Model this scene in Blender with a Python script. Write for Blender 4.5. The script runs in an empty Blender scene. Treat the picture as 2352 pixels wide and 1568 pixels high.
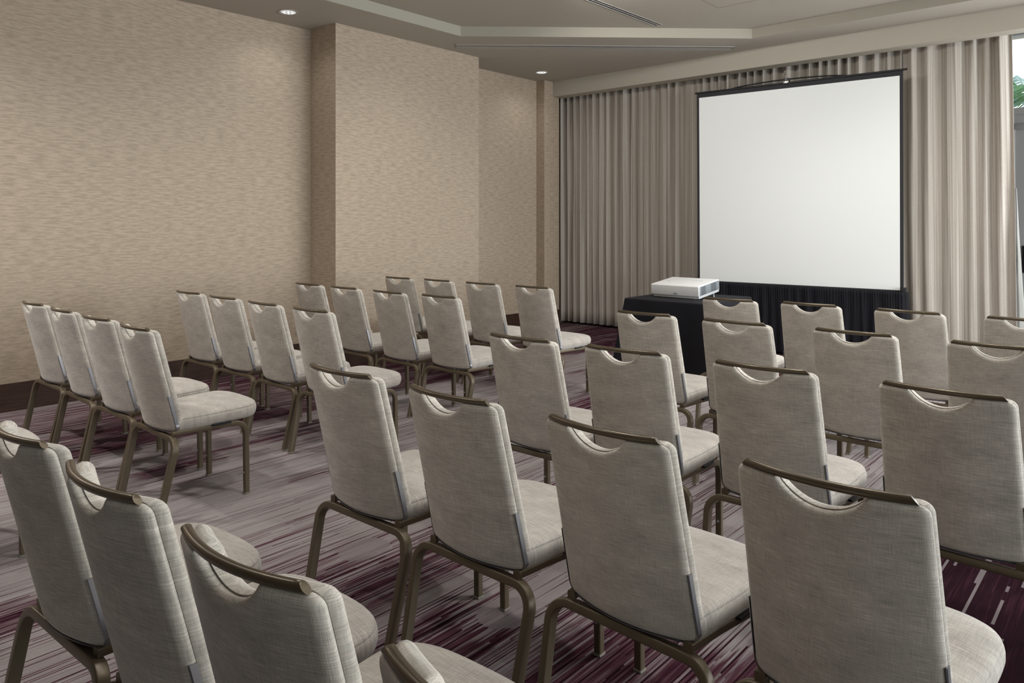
import bpy, bmesh, math, random
from math import sin, cos, pi, sqrt, radians
from mathutils import Vector, Matrix
random.seed(7)
S = bpy.context.scene
C = S.collection

# ------------------------------------------------------------------ helpers
def mesh(name, verts, faces, mat=None, smooth=True, sharp=40):
    me = bpy.data.meshes.new(name)
    me.from_pydata([tuple(v) for v in verts], [], faces)
    bm = bmesh.new(); bm.from_mesh(me)
    bmesh.ops.recalc_face_normals(bm, faces=bm.faces)
    bm.to_mesh(me); bm.free()
    if smooth:
        for p in me.polygons: p.use_smooth = True
        me.set_sharp_from_angle(angle=radians(sharp))
    if mat: me.materials.append(mat)
    return me

def obj(name, me, parent=None, loc=(0, 0, 0), rot=(0, 0, 0)):
    o = bpy.data.objects.new(name, me)
    C.objects.link(o)
    o.location = loc; o.rotation_euler = rot
    if parent: o.parent = parent
    return o

def empty(name, loc=(0, 0, 0), rotz=0):
    o = bpy.data.objects.new(name, None); C.objects.link(o)
    o.location = loc; o.rotation_euler = (0, 0, rotz); o.empty_display_size = .1
    return o

def tag(o, label, cat, group=None):
    o['label'] = label; o['category'] = cat
    if group: o['group'] = group
    return o

def struct(o):
    o['kind'] = 'structure'; return o

class MB:
    """collects geometry for one mesh"""
    def __init__(s): s.v = []; s.f = []
    def add(s, v, f):
        b = len(s.v); s.v += [tuple(x) for x in v]; s.f += [tuple(i + b for i in q) for q in f]; return s
    def box(s, x0, x1, y0, y1, z0, z1):
        v = [(x, y, z) for z in (z0, z1) for y in (y0, y1) for x in (x0, x1)]
        return s.add(v, [(0, 2, 3, 1), (4, 5, 7, 6), (0, 1, 5, 4), (2, 6, 7, 3), (0, 4, 6, 2), (1, 3, 7, 5)])
    def rbox(s, x0, x1, y0, y1, z0, z1, r=.004, seg=2):
        bm = bmesh.new()
        bmesh.ops.create_cube(bm, size=1)
        for v in bm.verts:
            v.co = ((x0 + x1) / 2 + v.co.x * (x1 - x0), (y0 + y1) / 2 + v.co.y * (y1 - y0), (z0 + z1) / 2 + v.co.z * (z1 - z0))
        bmesh.ops.bevel(bm, geom=bm.edges[:], offset=r, segments=seg, profile=.5, affect='EDGES')
        bm.verts.index_update()
        s.add([v.co[:] for v in bm.verts], [[v.index for v in f.verts] for f in bm.faces]); bm.free(); return s
    def rings(s, rings, closed=True, cap0=True, cap1=True):
        n = len(rings[0]); v = [p for r in rings for p in r]; f = []
        for i in range(len(rings) - 1):
            for j in range(n if closed else n - 1):
                k = (j + 1) % n
                f.append((i * n + j, i * n + k, (i + 1) * n + k, (i + 1) * n + j))
        if cap0 and closed: f.append(tuple(range(n - 1, -1, -1)))
        if cap1 and closed: f.append(tuple((len(rings) - 1) * n + j for j in range(n)))
        return s.add(v, f)
    def tube(s, pts, r, seg=12, cap=True):
        pts = [Vector(p) for p in pts]; rs = []
        up = Vector((0, 0, 1))
        for i, p in enumerate(pts):
            t = (pts[min(i + 1, len(pts) - 1)] - pts[max(i - 1, 0)]).normalized()
            u = up if abs(t.dot(up)) < .95 else Vector((1, 0, 0))
            a = t.cross(u).normalized(); b = a.cross(t)
            rr = r[i] if isinstance(r, (list, tuple)) else r
            rs.append([p + (a * cos(q) + b * sin(q)) * rr for q in [2 * pi * k / seg for k in range(seg)]])
        return s.rings(rs, True, cap, cap)
    def sweep(s, pts, n, a, b, r=.004):
        """rounded-rectangle section, a along the fixed normal n, b in the plane of the path"""
        pts = [Vector(p) for p in pts]; n = Vector(n).normalized(); rs = []
        sec = []
        for cx, cy, q0 in ((1, 1, 0), (-1, 1, 1), (-1, -1, 2), (1, -1, 3)):
            for k in range(4):
                q = (q0 + k / 3) * pi / 2
                sec.append((cx * (a / 2 - r) + r * cos(q), cy * (b / 2 - r) + r * sin(q)))
        for i, p in enumerate(pts):
            t = (pts[min(i + 1, len(pts) - 1)] - pts[max(i - 1, 0)]).normalized()
            m = n.cross(t).normalized()
            rs.append([p + n * u + m * w for u, w in sec])
        return s.rings(rs)
    def cyl(s, c, axis, r, h, seg=20):
        c = Vector(c); ax = Vector(axis).normalized()
        return s.tube([c - ax * h / 2, c + ax * h / 2], r, seg)
    def mesh(s, name, mat=None, smooth=True, sharp=40): return mesh(name, s.v, s.f, mat, smooth, sharp)

def box(name, x0, x1, y0, y1, z0, z1, mat, parent=None, r=0):
    m = MB()
    if r: m.rbox(x0, x1, y0, y1, z0, z1, r)
    else: m.box(x0, x1, y0, y1, z0, z1)
    return obj(name, m.mesh(name, mat, smooth=bool(r)), parent)

# ------------------------------------------------------------------ materials
def lin(r, g, b):
    f = lambda c: ((c / 255 + .055) / 1.055) ** 2.4 if c / 255 > .04045 else c / 255 / 12.92
    return (f(r), f(g), f(b), 1)

class N:
    """small node-graph writer"""
    def __init__(s, name, rough=.6, metal=0, spec=.5):
        s.m = bpy.data.materials.new(name); s.m.use_nodes = True
        s.t = s.m.node_tree; s.p = s.t.nodes['Principled BSDF']
        s.p.inputs['Roughness'].default_value = rough
        s.p.inputs['Metallic'].default_value = metal
        s.p.inputs['Specular IOR Level'].default_value = spec
    def n(s, typ, ins=None, **kw):
        nd = s.t.nodes.new(typ)
        for k, v in kw.items(): setattr(nd, k, v)
        for k, v in (ins or {}).items(): s.put(nd.inputs[k], v)
        return nd
    def put(s, sock, v):
        if hasattr(v, 'is_output') or isinstance(v, bpy.types.NodeSocket): s.t.links.new(v, sock)
        else: sock.default_value = v
    def math(s, op, a, b=None, c=None):
        nd = s.t.nodes.new('ShaderNodeMath'); nd.operation = op
        for i, v in enumerate((a, b, c)):
            if v is not None: s.put(nd.inputs[i], v)
        return nd.outputs[0]
    def coords(s, which='Object'): return s.n('ShaderNodeTexCoord').outputs[which]
    def sep(s, v):
        nd = s.n('ShaderNodeSeparateXYZ', {0: v}); return nd.outputs[0], nd.outputs[1], nd.outputs[2]
    def comb(s, x, y, z): return s.n('ShaderNodeCombineXYZ', {0: x, 1: y, 2: z}).outputs[0]
    def noise(s, vec, scale=1., detail=2., rough=.5, dim='3D'):
        return s.n('ShaderNodeTexNoise', {'Vector': vec, 'Scale': scale, 'Detail': detail, 'Roughness': rough}, noise_dimensions=dim).outputs['Fac']
    def ramp(s, fac, stops, interp='LINEAR'):
        nd = s.n('ShaderNodeValToRGB', {0: fac}); cr = nd.color_ramp; cr.interpolation = interp
        while len(cr.elements) > 1: cr.elements.remove(cr.elements[0])
        for i, (p, c) in enumerate(stops):
            e = cr.elements[0] if i == 0 else cr.elements.new(p)
            e.position = p; e.color = c
        return nd.outputs[0]
    def map(s, v, a, b, c=0., d=1.):
        return s.n('ShaderNodeMapRange', {0: v, 1: a, 2: b, 3: c, 4: d}).outputs[0]
    def mix(s, fac, a, b, blend='MIX'):
        nd = s.n('ShaderNodeMix', data_type='RGBA', blend_type=blend)
        s.put(nd.inputs[0], fac); s.put(nd.inputs[6], a); s.put(nd.inputs[7], b); return nd.outputs[2]
    def base(s, c): s.put(s.p.inputs['Base Color'], c); return s
    def bump(s, hgt, dist=.002, strength=.5):
        nd = s.n('ShaderNodeBump', {'Height': hgt, 'Distance': dist, 'Strength': strength})
        s.t.links.new(nd.outputs[0], s.p.inputs['Normal']); return s

def plain(name, c, rough=.6, metal=0, spec=.5, var=.04):
    m = N(name, rough, metal, spec)
    f = m.noise(m.coords(), 6, 3)
    a = tuple(x * (1 - var) for x in c[:3]) + (1,); b = tuple(min(1, x * (1 + var)) for x in c[:3]) + (1,)
    m.base(m.mix(f, a, b)); return m.m

def fabric(name, weft, warp, col, sheen=.25):
    """linen-look upholstery: slubs run along `weft`, crossed by a finer warp"""
    m = N(name, .85, 0, .25)
    co = m.coords(); x, y, z = m.sep(co)
    rnd = m.n('ShaderNodeObjectInfo').outputs['Random']
    off = m.math('MULTIPLY', rnd, 37.)
    ax = {'x': x, 'y': y, 'z': z}
    u, v = ax[weft], ax[warp]
    v1 = m.comb(m.math('MULTIPLY', u, 22.), m.math('MULTIPLY', v, 560.), off)
    v2 = m.comb(m.math('MULTIPLY', u, 620.), m.math('MULTIPLY', v, 26.), off)
    v3 = m.comb(m.math('MULTIPLY', u, 9.), m.math('MULTIPLY', v, 16.), off)
    n1 = m.noise(v1, 1, 2, .6); n2 = m.noise(v2, 1, 2, .6); n3 = m.noise(v3, 1, 2, .5)
    w = m.math('ADD', m.math('MULTIPLY', n1, .5), m.math('ADD', m.math('MULTIPLY', n2, .28), m.math('MULTIPLY', n3, .22)))
    d = lambda k: tuple(c * k for c in col[:3]) + (1,)
    base = m.ramp(w, [(.30, d(.52)), (.46, d(.90)), (.54, d(1.08)), (.70, d(1.55))])
    hue = m.noise(m.comb(m.math('MULTIPLY', u, 30.), m.math('MULTIPLY', v, 120.), off), 1, 2)
    base = m.mix(m.map(hue, .4, .65, 0, .35), base, m.mix(1., base, (1.05, .97, .98, 1), 'MULTIPLY'))
    m.base(base)
    m.p.inputs['Sheen Weight'].default_value = sheen
    m.p.inputs['Sheen Roughness'].default_value = .45
    m.bump(m.math('ADD', n1, n2), .0012, .35)
    return m.m

FAB = (.51, .474, .418, 1)  # same linen as the seats, lightened to make up for dim backs
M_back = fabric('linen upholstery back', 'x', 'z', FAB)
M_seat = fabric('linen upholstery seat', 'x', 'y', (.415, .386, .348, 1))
M_frame = plain('bronze lacquered frame', (.125, .097, .062, 1), .38, .35)
M_rail = plain('bronze lacquered rail', (.12, .094, .062, 1), .30, .45)
M_trim = plain('grey metal edge strip', (.30, .30, .32, 1), .34, .75)
M_glide = plain('grey plastic glide', (.20, .18, .15, 1), .5)
M_bolt = plain('steel bolt', (.5, .5, .52, 1), .3, .9)

def wallpaper(name, axis):
    m = N(name, .72, 0, .3)
    x, y, z = m.sep(m.coords()); u = x if axis == 'x' else y
    wob = m.math('MULTIPLY', m.noise(m.comb(m.math('MULTIPLY', u, 3.), m.math('MULTIPLY', z, 5.), 0.), 1, 1), .018)
    zz = m.math('ADD', z, wob)
    n1 = m.noise(m.comb(m.math('MULTIPLY', u, 10.), m.math('MULTIPLY', zz, 78.), 3.), 1, 2, .55)
    n2 = m.noise(m.comb(m.math('MULTIPLY', u, 22.), m.math('MULTIPLY', zz, 170.), 8.), 1, 2, .6)
    n3 = m.noise(m.comb(m.math('MULTIPLY', u, 300.), m.math('MULTIPLY', zz, 40.), 8.), 1, 1)
    w = m.math('ADD', m.math('MULTIPLY', n1, .62), m.math('ADD', m.math('MULTIPLY', n2, .28), m.math('MULTIPLY', n3, .10)))
    a = (.40, .322, .245, 1)
    k = lambda q: tuple(c * q for c in a[:3]) + (1,)
    m.base(m.ramp(w, [(.36, k(.80)), (.45, k(.92)), (.50, k(1.0)), (.54, k(1.10)), (.68, k(1.15))]))
    m.bump(w, .003, .35)
    return m.m
M_wally = wallpaper('beige dashed wallpaper on side wall', 'y')
M_wallx = wallpaper('beige dashed wallpaper on return', 'x')

def ceiling_mat(name, c):
    m = N(name, .8, 0, .2)
    n1 = m.noise(m.coords(), 90, 3); n0 = m.noise(m.coords(), .8, 2)
    m.base(m.mix(n0, tuple(x * .96 for x in c[:3]) + (1,), tuple(x * 1.04 for x in c[:3]) + (1,)))
    m.bump(n1, .001, .15); return m.m
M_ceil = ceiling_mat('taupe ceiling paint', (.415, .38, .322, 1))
M_tray = ceiling_mat('ceiling paint toned by tray light', (.35, .328, .272, 1))  # same paint as the ceiling, darkened to balance light on the tray faces
M_fascia = ceiling_mat('ceiling paint toned by fascia light', (.475, .44, .37, 1))  # same ceiling paint, lighter tone standing in for light on the fascia

def wood():
    m = N('dark stained timber', .42, 0, .4)
    x, y, z = m.sep(m.coords())
    n1 = m.noise(m.comb(m.math('MULTIPLY', x, 6.), m.math('MULTIPLY', y, 6.), m.math('MULTIPLY', z, 90.)), 1, 4, .6)
    m.base(m.ramp(n1, [(.3, (.030, .015, .010, 1)), (.55, (.052, .026, .017, 1)), (.8, (.075, .04, .026, 1))]))
    return m.m
M_wood = wood()

def carpet():
    m = N('streaked mauve and burgundy carpet', 1., 0, .02)
    x, y, z = m.sep(m.coords())
    fl = lambda k: m.math('FLOOR', m.math('MULTIPLY', x, k))
    wn = lambda v: m.n('ShaderNodeTexWhiteNoise', {'W': v}, noise_dimensions='1D').outputs[0]
    xw = x
    # yarn columns, narrow and broad; each column has its own run of shades along y
    c1 = fl(115.); c2 = fl(38.)
    r1 = wn(c1); r2 = wn(m.math('ADD', c2, 51.5))
    s1 = m.noise(m.comb(m.math('MULTIPLY', c1, 7.31), m.math('ADD', m.math('MULTIPLY', y, 1.9), m.math('MULTIPLY', r1, 9.)), 0.), 1, 2, .6)
    s2 = m.noise(m.comb(m.math('MULTIPLY', c2, 5.17), m.math('ADD', m.math('MULTIPLY', y, .9), m.math('MULTIPLY', r2, 9.)), 4.), 1, 1, .5)
    c0 = fl(250.); s0 = m.noise(m.comb(m.math('MULTIPLY', c0, 9.13), m.math('MULTIPLY', y, 4.), 7.), 1, 1)
    ys = m.math('ADD', y, m.math('MULTIPLY', m.math('SUBTRACT', s1, .5), .55))
    xs = m.math('ADD', x, m.math('MULTIPLY', m.math('SUBTRACT', m.noise(m.comb(0., m.math('MULTIPLY', y, .8), 3.), 1, 2), .5), .35))
    big = m.noise(m.comb(m.math('MULTIPLY', xs, 1.1), m.math('MULTIPLY', ys, .55), 2.3), 1, 2, .5)
    dark = None
    # burgundy fields woven into the grey mauve ground: (x0, x1, y0, y1, depth)
    for x0, x1, y0, y1, k in ((-7.5, -4.93, -5., 9.5, .26), (-2.80, -2.12, 1.55, 2.75, .17), (-2.02, -1.66, 1.35, 1.93, .26), (-1.58, 6., -5., 2.35, .21),
                              (-.98, 6., -5., 4.4, .46), (-4.72, -4.42, 2.0, 3.3, .16), (-4.45, -4.28, 1.7, 2.15, .20), (-3.72, -3.56, 2.2, 2.9, .22), (-3.32, -3.05, .4, 1.4, .24),
                              (-5.5, -1., 6.75, 9.5, .28), (-3.7, -3.3, 3.9, 5.2, .2), (-4.3, -3.9, 5.6, 6.6, .2), (-2.1, -1.7, 3.3, 4.6, .14)):
        dx = m.math('DIVIDE', m.math('ABSOLUTE', m.math('SUBTRACT', xs, (x0 + x1) / 2)), (x1 - x0) / 2)
        dy = m.math('DIVIDE', m.math('ABSOLUTE', m.math('SUBTRACT', ys, (y0 + y1) / 2)), (y1 - y0) / 2)
        e = min(.25, .10 / (x1 - x0) * 2)
        d = m.map(m.math('MAXIMUM', dx, dy), 1 - e, 1 + e, k, 0.)
        dark = d if dark is None else m.math('MAXIMUM', dark, d)
    c4 = fl(170.); r4 = wn(m.math('ADD', c4, 300.))
    t4 = m.noise(m.comb(m.math('MULTIPLY', c4, 4.9), m.math('ADD', m.math('MULTIPLY', y, 1.3), m.math('MULTIPLY', r4, 20.)), 2.), 1, 1)
    thin = m.math('MULTIPLY', m.math('MULTIPLY', m.math('GREATER_THAN', r4, .72), m.math('GREATER_THAN', t4, .45)), .20)
    sub = lambda q, k: m.math('MULTIPLY', m.math('SUBTRACT', q, .5), k)
    v = m.math('SUBTRACT', m.math('ADD', m.math('ADD', .63, sub(big, .60)), m.math('ADD', sub(s1, .50), m.math('ADD', sub(s2, .30), sub(s0, .30)))), m.math('ADD', dark, thin))
    col = m.ramp(v, [(.16, (.020, .007, .011, 1)), (.29, (.052, .018, .029, 1)), (.38, (.098, .046, .058, 1)),
                     (.44, (.165, .125, .133, 1)), (.52, (.258, .226, .226, 1)), (.68, (.302, .272, .273, 1)), (.85, (.36, .33, .332, 1))])
    # rounded plain grey petals
    pet = None
    for (cx, cy, rx, ry) in ((-2.655, 2.0, .095, .125), (-4.62, 2.35, .10, .22), (-4.05, 5.5, .16, .24), (-1.83, 2.02, .10, .12), (-3.2, 3.9, .13, .25), (-4.78, 3.1, .10, .3)):
        wob = m.math('MULTIPLY', m.math('SUBTRACT', s1, .5), .06)
        dx = m.math('DIVIDE', m.math('SUBTRACT', x, cx), rx); dy = m.math('DIVIDE', m.math('SUBTRACT', m.math('ADD', y, wob), cy), ry)
        d = m.math('LESS_THAN', m.math('ADD', m.math('MULTIPLY', dx, dx), m.math('MULTIPLY', dy, dy)), 1.)
        pet = d if pet is None else m.math('MAXIMUM', pet, d)
    col = m.mix(m.math('MULTIPLY', pet, .8), col, m.mix(s1, (.17, .14, .145, 1), (.25, .215, .22, 1)))
    # thin pale pinstripes scattered through the dark areas
    c3 = fl(95.); r3 = wn(m.math('ADD', c3, 900.))
    seg = m.noise(m.comb(m.math('MULTIPLY', c3, 3.7), m.math('MULTIPLY', y, 1.6), 9.), 1, 1)
    line = m.math('MULTIPLY', m.math('GREATER_THAN', r3, .80), m.math('GREATER_THAN', seg, .50))
    line = m.math('MULTIPLY', line, m.math('LESS_THAN', v, .36))
    col = m.mix(m.math('MULTIPLY', line, .7), col, (.27, .23, .24, 1))
    # cut-pile grain
    g = m.noise(m.coords(), 420, 2, .7)
    col = m.mix(1., col, m.ramp(g, [(.3, (.78, .78, .78, 1)), (.7, (1.2, 1.2, 1.2, 1))]), 'MULTIPLY')
    m.base(col); m.bump(g, .004, .5)
    return m.m
M_carpet = carpet()

def drape(name, a, b, c, k=1.):
    m = N(name, .8, 0, .3)
    uv = m.coords('UV'); u, v, _ = m.sep(uv)
    n1 = m.noise(m.comb(m.math('MULTIPLY', u, 55.), m.math('MULTIPLY', v, .5), 0.), 1, 2, .6)
    n2 = m.noise(m.comb(m.math('MULTIPLY', u, 240.), m.math('MULTIPLY', v, 2.), 5.), 1, 1)
    n3 = m.noise(m.comb(m.math('MULTIPLY', u, 60.), m.math('MULTIPLY', v, 420.), 5.), 1, 1)
    w = m.math('ADD', m.math('MULTIPLY', n1, .66), m.math('ADD', m.math('MULTIPLY', n2, .24), m.math('MULTIPLY', n3, .10)))
    m.base(m.ramp(w, [(.36, a), (.5, b), (.64, c)]))
    m.p.inputs['Sheen Weight'].default_value = .15
    m.bump(n3, .001, .2)
    return m.m
M_drape = drape('striped taupe drapery', (.305, .268, .223, 1), (.44, .40, .35, 1), (.59, .555, .50, 1))
M_lining = plain('pale curtain lining', (.36, .365, .345, 1), .85)
M_black = plain('black table linen', (.009, .009, .0125, 1), .9, 0, .25, .15)
M_blackm = plain('black powder coat', (.012, .012, .014, 1), .4, 0, .5)
M_border = plain('black screen border', (.016, .016, .019, 1), .7)
M_white = plain('matt white screen fabric', (.87, .895, .89, 1), .8, 0, .2, .006)
M_proj = plain('white moulded plastic', (.66, .66, .665, 1), .38, 0, .5, .01)
M_grille = plain('slate grey plastic', (.17, .19, .205, 1), .5)
M_slot = plain('dark void', (.008, .008, .01, 1), .8)
M_badge = plain('grey badge', (.16, .16, .165, 1), .45)
M_chrome = plain('chrome', (.75, .75, .76, 1), .18, 1.)
M_alu = plain('grey aluminium', (.40, .385, .36, 1), .42, .35)
M_door = plain('grey painted joinery', (.27, .275, .275, 1), .5)
M_dkmetal = plain('black handle metal', (.02, .02, .022, 1), .35, .5)
M_refl = plain('bright lamp reflector', (.85, .85, .83, 1), .22, .6)
M_plain = plain('cream plaster', (.40, .36, .31, 1), .8)
M_pave = plain('pale outdoor paving', (.6, .59, .56, 1), .85)

def emit(name, c, s):
    m = bpy.data.materials.new(name); m.use_nodes = True; t = m.node_tree; t.nodes.clear()
    e = t.nodes.new('ShaderNodeEmission'); e.inputs[0].default_value = c; e.inputs[1].default_value = s
    o = t.nodes.new('ShaderNodeOutputMaterial'); t.links.new(e.outputs[0], o.inputs[0]); return m
M_lamp = emit('lamp glow', (1, .98, .95, 1), .36)
M_spot = emit('lamp lens glow', (1, .98, .95, 1), .8)

def glass():
    m = bpy.data.materials.new('clear window glass'); m.use_nodes = True; t = m.node_tree; t.nodes.clear()
    a = t.nodes.new('ShaderNodeBsdfTransparent'); a.inputs[0].default_value = (.93, .96, .95, 1)
    g = t.nodes.new('ShaderNodeBsdfGlossy'); g.inputs['Roughness'].default_value = .02
    x = t.nodes.new('ShaderNodeMixShader'); x.inputs[0].default_value = .05
    o = t.nodes.new('ShaderNodeOutputMaterial')
    t.links.new(a.outputs[0], x.inputs[1]); t.links.new(g.outputs[0], x.inputs[2]); t.links.new(x.outputs[0], o.inputs[0]); return m
M_glass = glass()

# ------------------------------------------------------------------ camera (26 mm rise-shift view, level)
F, HY, TH, CH = 1688.68, 513.39, .7275, 1.4411
cam = bpy.data.cameras.new('camera'); co = bpy.data.objects.new('camera', cam); C.objects.link(co)
cam.sensor_fit = 'HORIZONTAL'; cam.sensor_width = 36; cam.lens = F / 2352 * 36
cam.shift_x = 0; cam.shift_y = -(784 - HY) / 2352
cam.clip_start = .05
co.location = (0, 0, CH); co.rotation_euler = (pi / 2, 0, TH)
S.camera = co

# ------------------------------------------------------------------ room shell
ZC, ZT = 3.449, 3.555           # soffit and raised tray
XL, XP, XR, YB, YF = -6.645, -6.21, 5.2, -4.2, 8.95
f = MB().box(XL - .3, XR + .2, YB - .2, YF + .2, -.1, 0)
struct(obj('floor', f.mesh('floor', M_carpet, False)))
H2 = ZT + .15
def wallbox(name, b, mat): return struct(obj(name, b.mesh(name, mat, False)))
wallbox('wall_left', MB().box(XL - .2, XL, YB - .2, YF + .2, 0, H2), M_wally)
# pilaster breaking forward from the left wall; its short returns carry the same paper
p = wallbox('wall_pilaster', MB().box(XL, XP, 4.32, 6.37, 0, ZC), M_wally)
p.data.materials.append(M_wallx)
for poly in p.data.polygons:
    if abs(poly.normal.y) > .5: poly.material_index = 1
p = wallbox('wall_corner_pier', MB().box(XL, -6.5, 7.98, 8.31, 0, ZC), M_wally)
p.data.materials.append(M_wallx)
for poly in p.data.polygons:
    if abs(poly.normal.y) > .5: poly.material_index = 1
wb = MB().box(-4.5, XR + .2, YB - .2, YB, 0, H2).box(XL, -6.1, YB - .2, YB, 0, H2).box(-6.1, -4.5, YB - .2, YB, 2.4, H2)
# made-up corridor and end window, unseen, narrowing light onto the left chair backs
wb.box(-6.3, -6.1, -7.4, YB - .2, 0, 2.6).box(-4.5, -4.3, -7.4, YB - .2, 0, 2.6).box(-6.3, -4.3, -7.4, YB - .2, 2.4, 2.6)
wallbox('wall_back', wb, M_wood)  # unseen wall, dark timber put in to cut bounce onto near chair backs
struct(box('floor_added_corridor', -6.3, -4.3, -7.6, YB - .2, -.1, 0, M_carpet))
w = MB()
for x0, x1, z0, z1 in ((-6.1, -6.04, 0, 2.4), (-4.56, -4.5, 0, 2.4), (-6.1, -4.5, 2.34, 2.4), (-6.1, -4.5, 0, .06), (-5.33, -5.27, 0, 2.4)): w.box(x0, x1, -7.45, -7.38, z0, z1)
struct(obj('window_5', w.mesh('window', M_door, False)))  # unseen window frame added around the corridor fill light
# front wall: solid behind the drapes, glazed doors with transoms from x = -1.2 on
wf = MB().box(XL, -1.35, YF, YF + .2, 0, H2)
wf.box(-1.35, XR + .2, YF, YF + .2, 3.345, H2).box(4.6, XR + .2, YF, YF + .2, 0, 3.345)
wallbox('wall_front', wf, M_plain)
# right wall with three tall windows
wr = MB().box(XR, XR + .2, YB, YF, 3.1, H2).box(XR, XR + .2, YB, YF, 0, .35)
WIN = [(-3.6, -.4), (.2, 3.4), (3.9, 8.3)]
ys = [YB] + [q for w in WIN for q in w] + [YF]
for k in range(0, len(ys), 2): wr.box(XR, XR + .2, ys[k], ys[k + 1], .35, 3.1)
wallbox('wall_right', wr, M_plain)
for k, (a, b) in enumerate(WIN):
    w = MB()
    for (y0, y1, z0, z1) in ((a, a + .06, .35, 3.1), (b - .06, b, .35, 3.1), (a, b, .35, .41), (a, b, 3.04, 3.1), ((a + b) / 2 - .025, (a + b) / 2 + .025, .35, 3.1)):
        w.box(XR + .03, XR + .12, y0, y1, z0, z1)
    wn_ = struct(obj('window_%d' % (k + 2), w.mesh('window', M_door, False)))
    struct(box('glazing', XR + .07, XR + .076, a + .06, b - .06, .41, 3.04, M_glass, wn_))

# ceiling: soffit border with a raised tray whose near corner is cut off at 45 degrees
tray = [(-5.65, YB + 1), (-5.65, 5.52), (-3.36, 7.69), (3.4, 7.69), (3.4, YB + 1)]
outer = [(XL, YB), (XL, YF), (XR, YF), (XR, YB)]
bm = bmesh.new()
def loop(pts, z): return [bm.verts.new((x, y, z)) for x, y in pts]
o_ = loop(outer, ZC); t0 = loop(tray, ZC); t1 = loop(tray, ZT)
es = [bm.edges.new((l[i], l[(i + 1) % len(l)])) for l in (o_, t0) for i in range(len(l))]
bmesh.ops.triangle_fill(bm, use_beauty=True, edges=es, normal=(0, 0, -1))
bm.faces.new(t1)
n_soff = len(bm.faces)
for i in range(5): bm.faces.new((t0[i], t0[(i + 1) % 5], t1[(i + 1) % 5], t1[i]))
bm.normal_update()
me = bpy.data.meshes.new('ceiling'); bm.to_mesh(me); bm.free()
me.materials.append(M_ceil); me.materials.append(M_tray)
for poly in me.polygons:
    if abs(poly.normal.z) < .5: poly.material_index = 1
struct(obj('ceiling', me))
struct(box('ceiling_slab', XL - .2, XR + .2, YB - .2, YF + .2, ZT + .02, ZT + .2, M_ceil))

# curtain fascia running the length of the front wall
fa = MB().box(-6.5, XR, 8.17, 8.36, 3.236, ZC)
struct(obj('trim_1', fa.mesh('trim', M_fascia, False)))

# baseboards
bb = MB().box(XL, XL + .018, YB, 4.302, 0, .214).box(XL, XL + .018, 6.388, 7.962, 0, .214)
bb.box(XP, XP + .018, 4.302, 6.388, 0, .214).box(XL, XP + .018, 4.302, 4.32, 0, .214).box(XL, XP + .018, 6.37, 6.388, 0, .214)
bb.box(XL, -6.482, 7.962, 7.98, 0, .214).box(-6.5, -6.482, 7.962, 8.31, 0, .214)
struct(obj('baseboard_left', bb.mesh('baseboard', M_wood, False)))

# grey door with transom light beyond the curtain
fr = MB()
fr.box(-1.35, 4.6, 8.86, 8.97, 2.535, 2.60)                     # transom bar
fr.box(-1.35, 4.6, 8.86, 8.97, 3.325, 3.345)
for x0 in (-1.35, -.02, 1.13, 2.28, 3.43, 4.54): fr.box(x0, x0 + .06, 8.87, 8.96, 0, 2.535)
for x0 in (-1.35, 1.13, 3.43, 4.54): fr.box(x0, x0 + .06, 8.87, 8.96, 2.6, 3.325)
wn_ = struct(obj('window_1', fr.mesh('window', M_door, False)))
struct(box('transom_pane', -1.29, 4.54, 8.91, 8.916, 2.60, 3.325, M_glass, wn_))
dl = MB().box(-1.29, -.02, 8.88, 8.93, .01, 2.535)
dr = struct(obj('door_1', dl.mesh('door', M_door, False)))
mo = MB()
for x0, x1, z0, z1 in ((-1.20, -1.135, .2, 2.44), (-.18, -.115, .2, 2.44), (-1.20, -.115, .2, .27), (-1.20, -.115, 2.38, 2.44)):
    mo.rbox(x0, x1, 8.862, 8.882, z0, z1, .004)
struct(obj('door_panel_frame', mo.mesh('door_panel_frame', M_door), dr))
hd = MB().rbox(-1.075, -1.035, 8.855, 8.88, .95, 1.22, .005).tube([(-1.055, 8.86, 1.08), (-1.055, 8.80, 1.08), (-.93, 8.80, 1.08)], .011)
struct(obj('door_handle', hd.mesh('door_handle', M_dkmetal), dr))
struct(box('glazed_door_leaf', .04, 4.54, 8.905, 8.912, .01, 2.535, M_glass, wn_))
struct(box('ground_outside', -14, 16, YF + .2, 30, -.12, -.02, M_pave))

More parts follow.
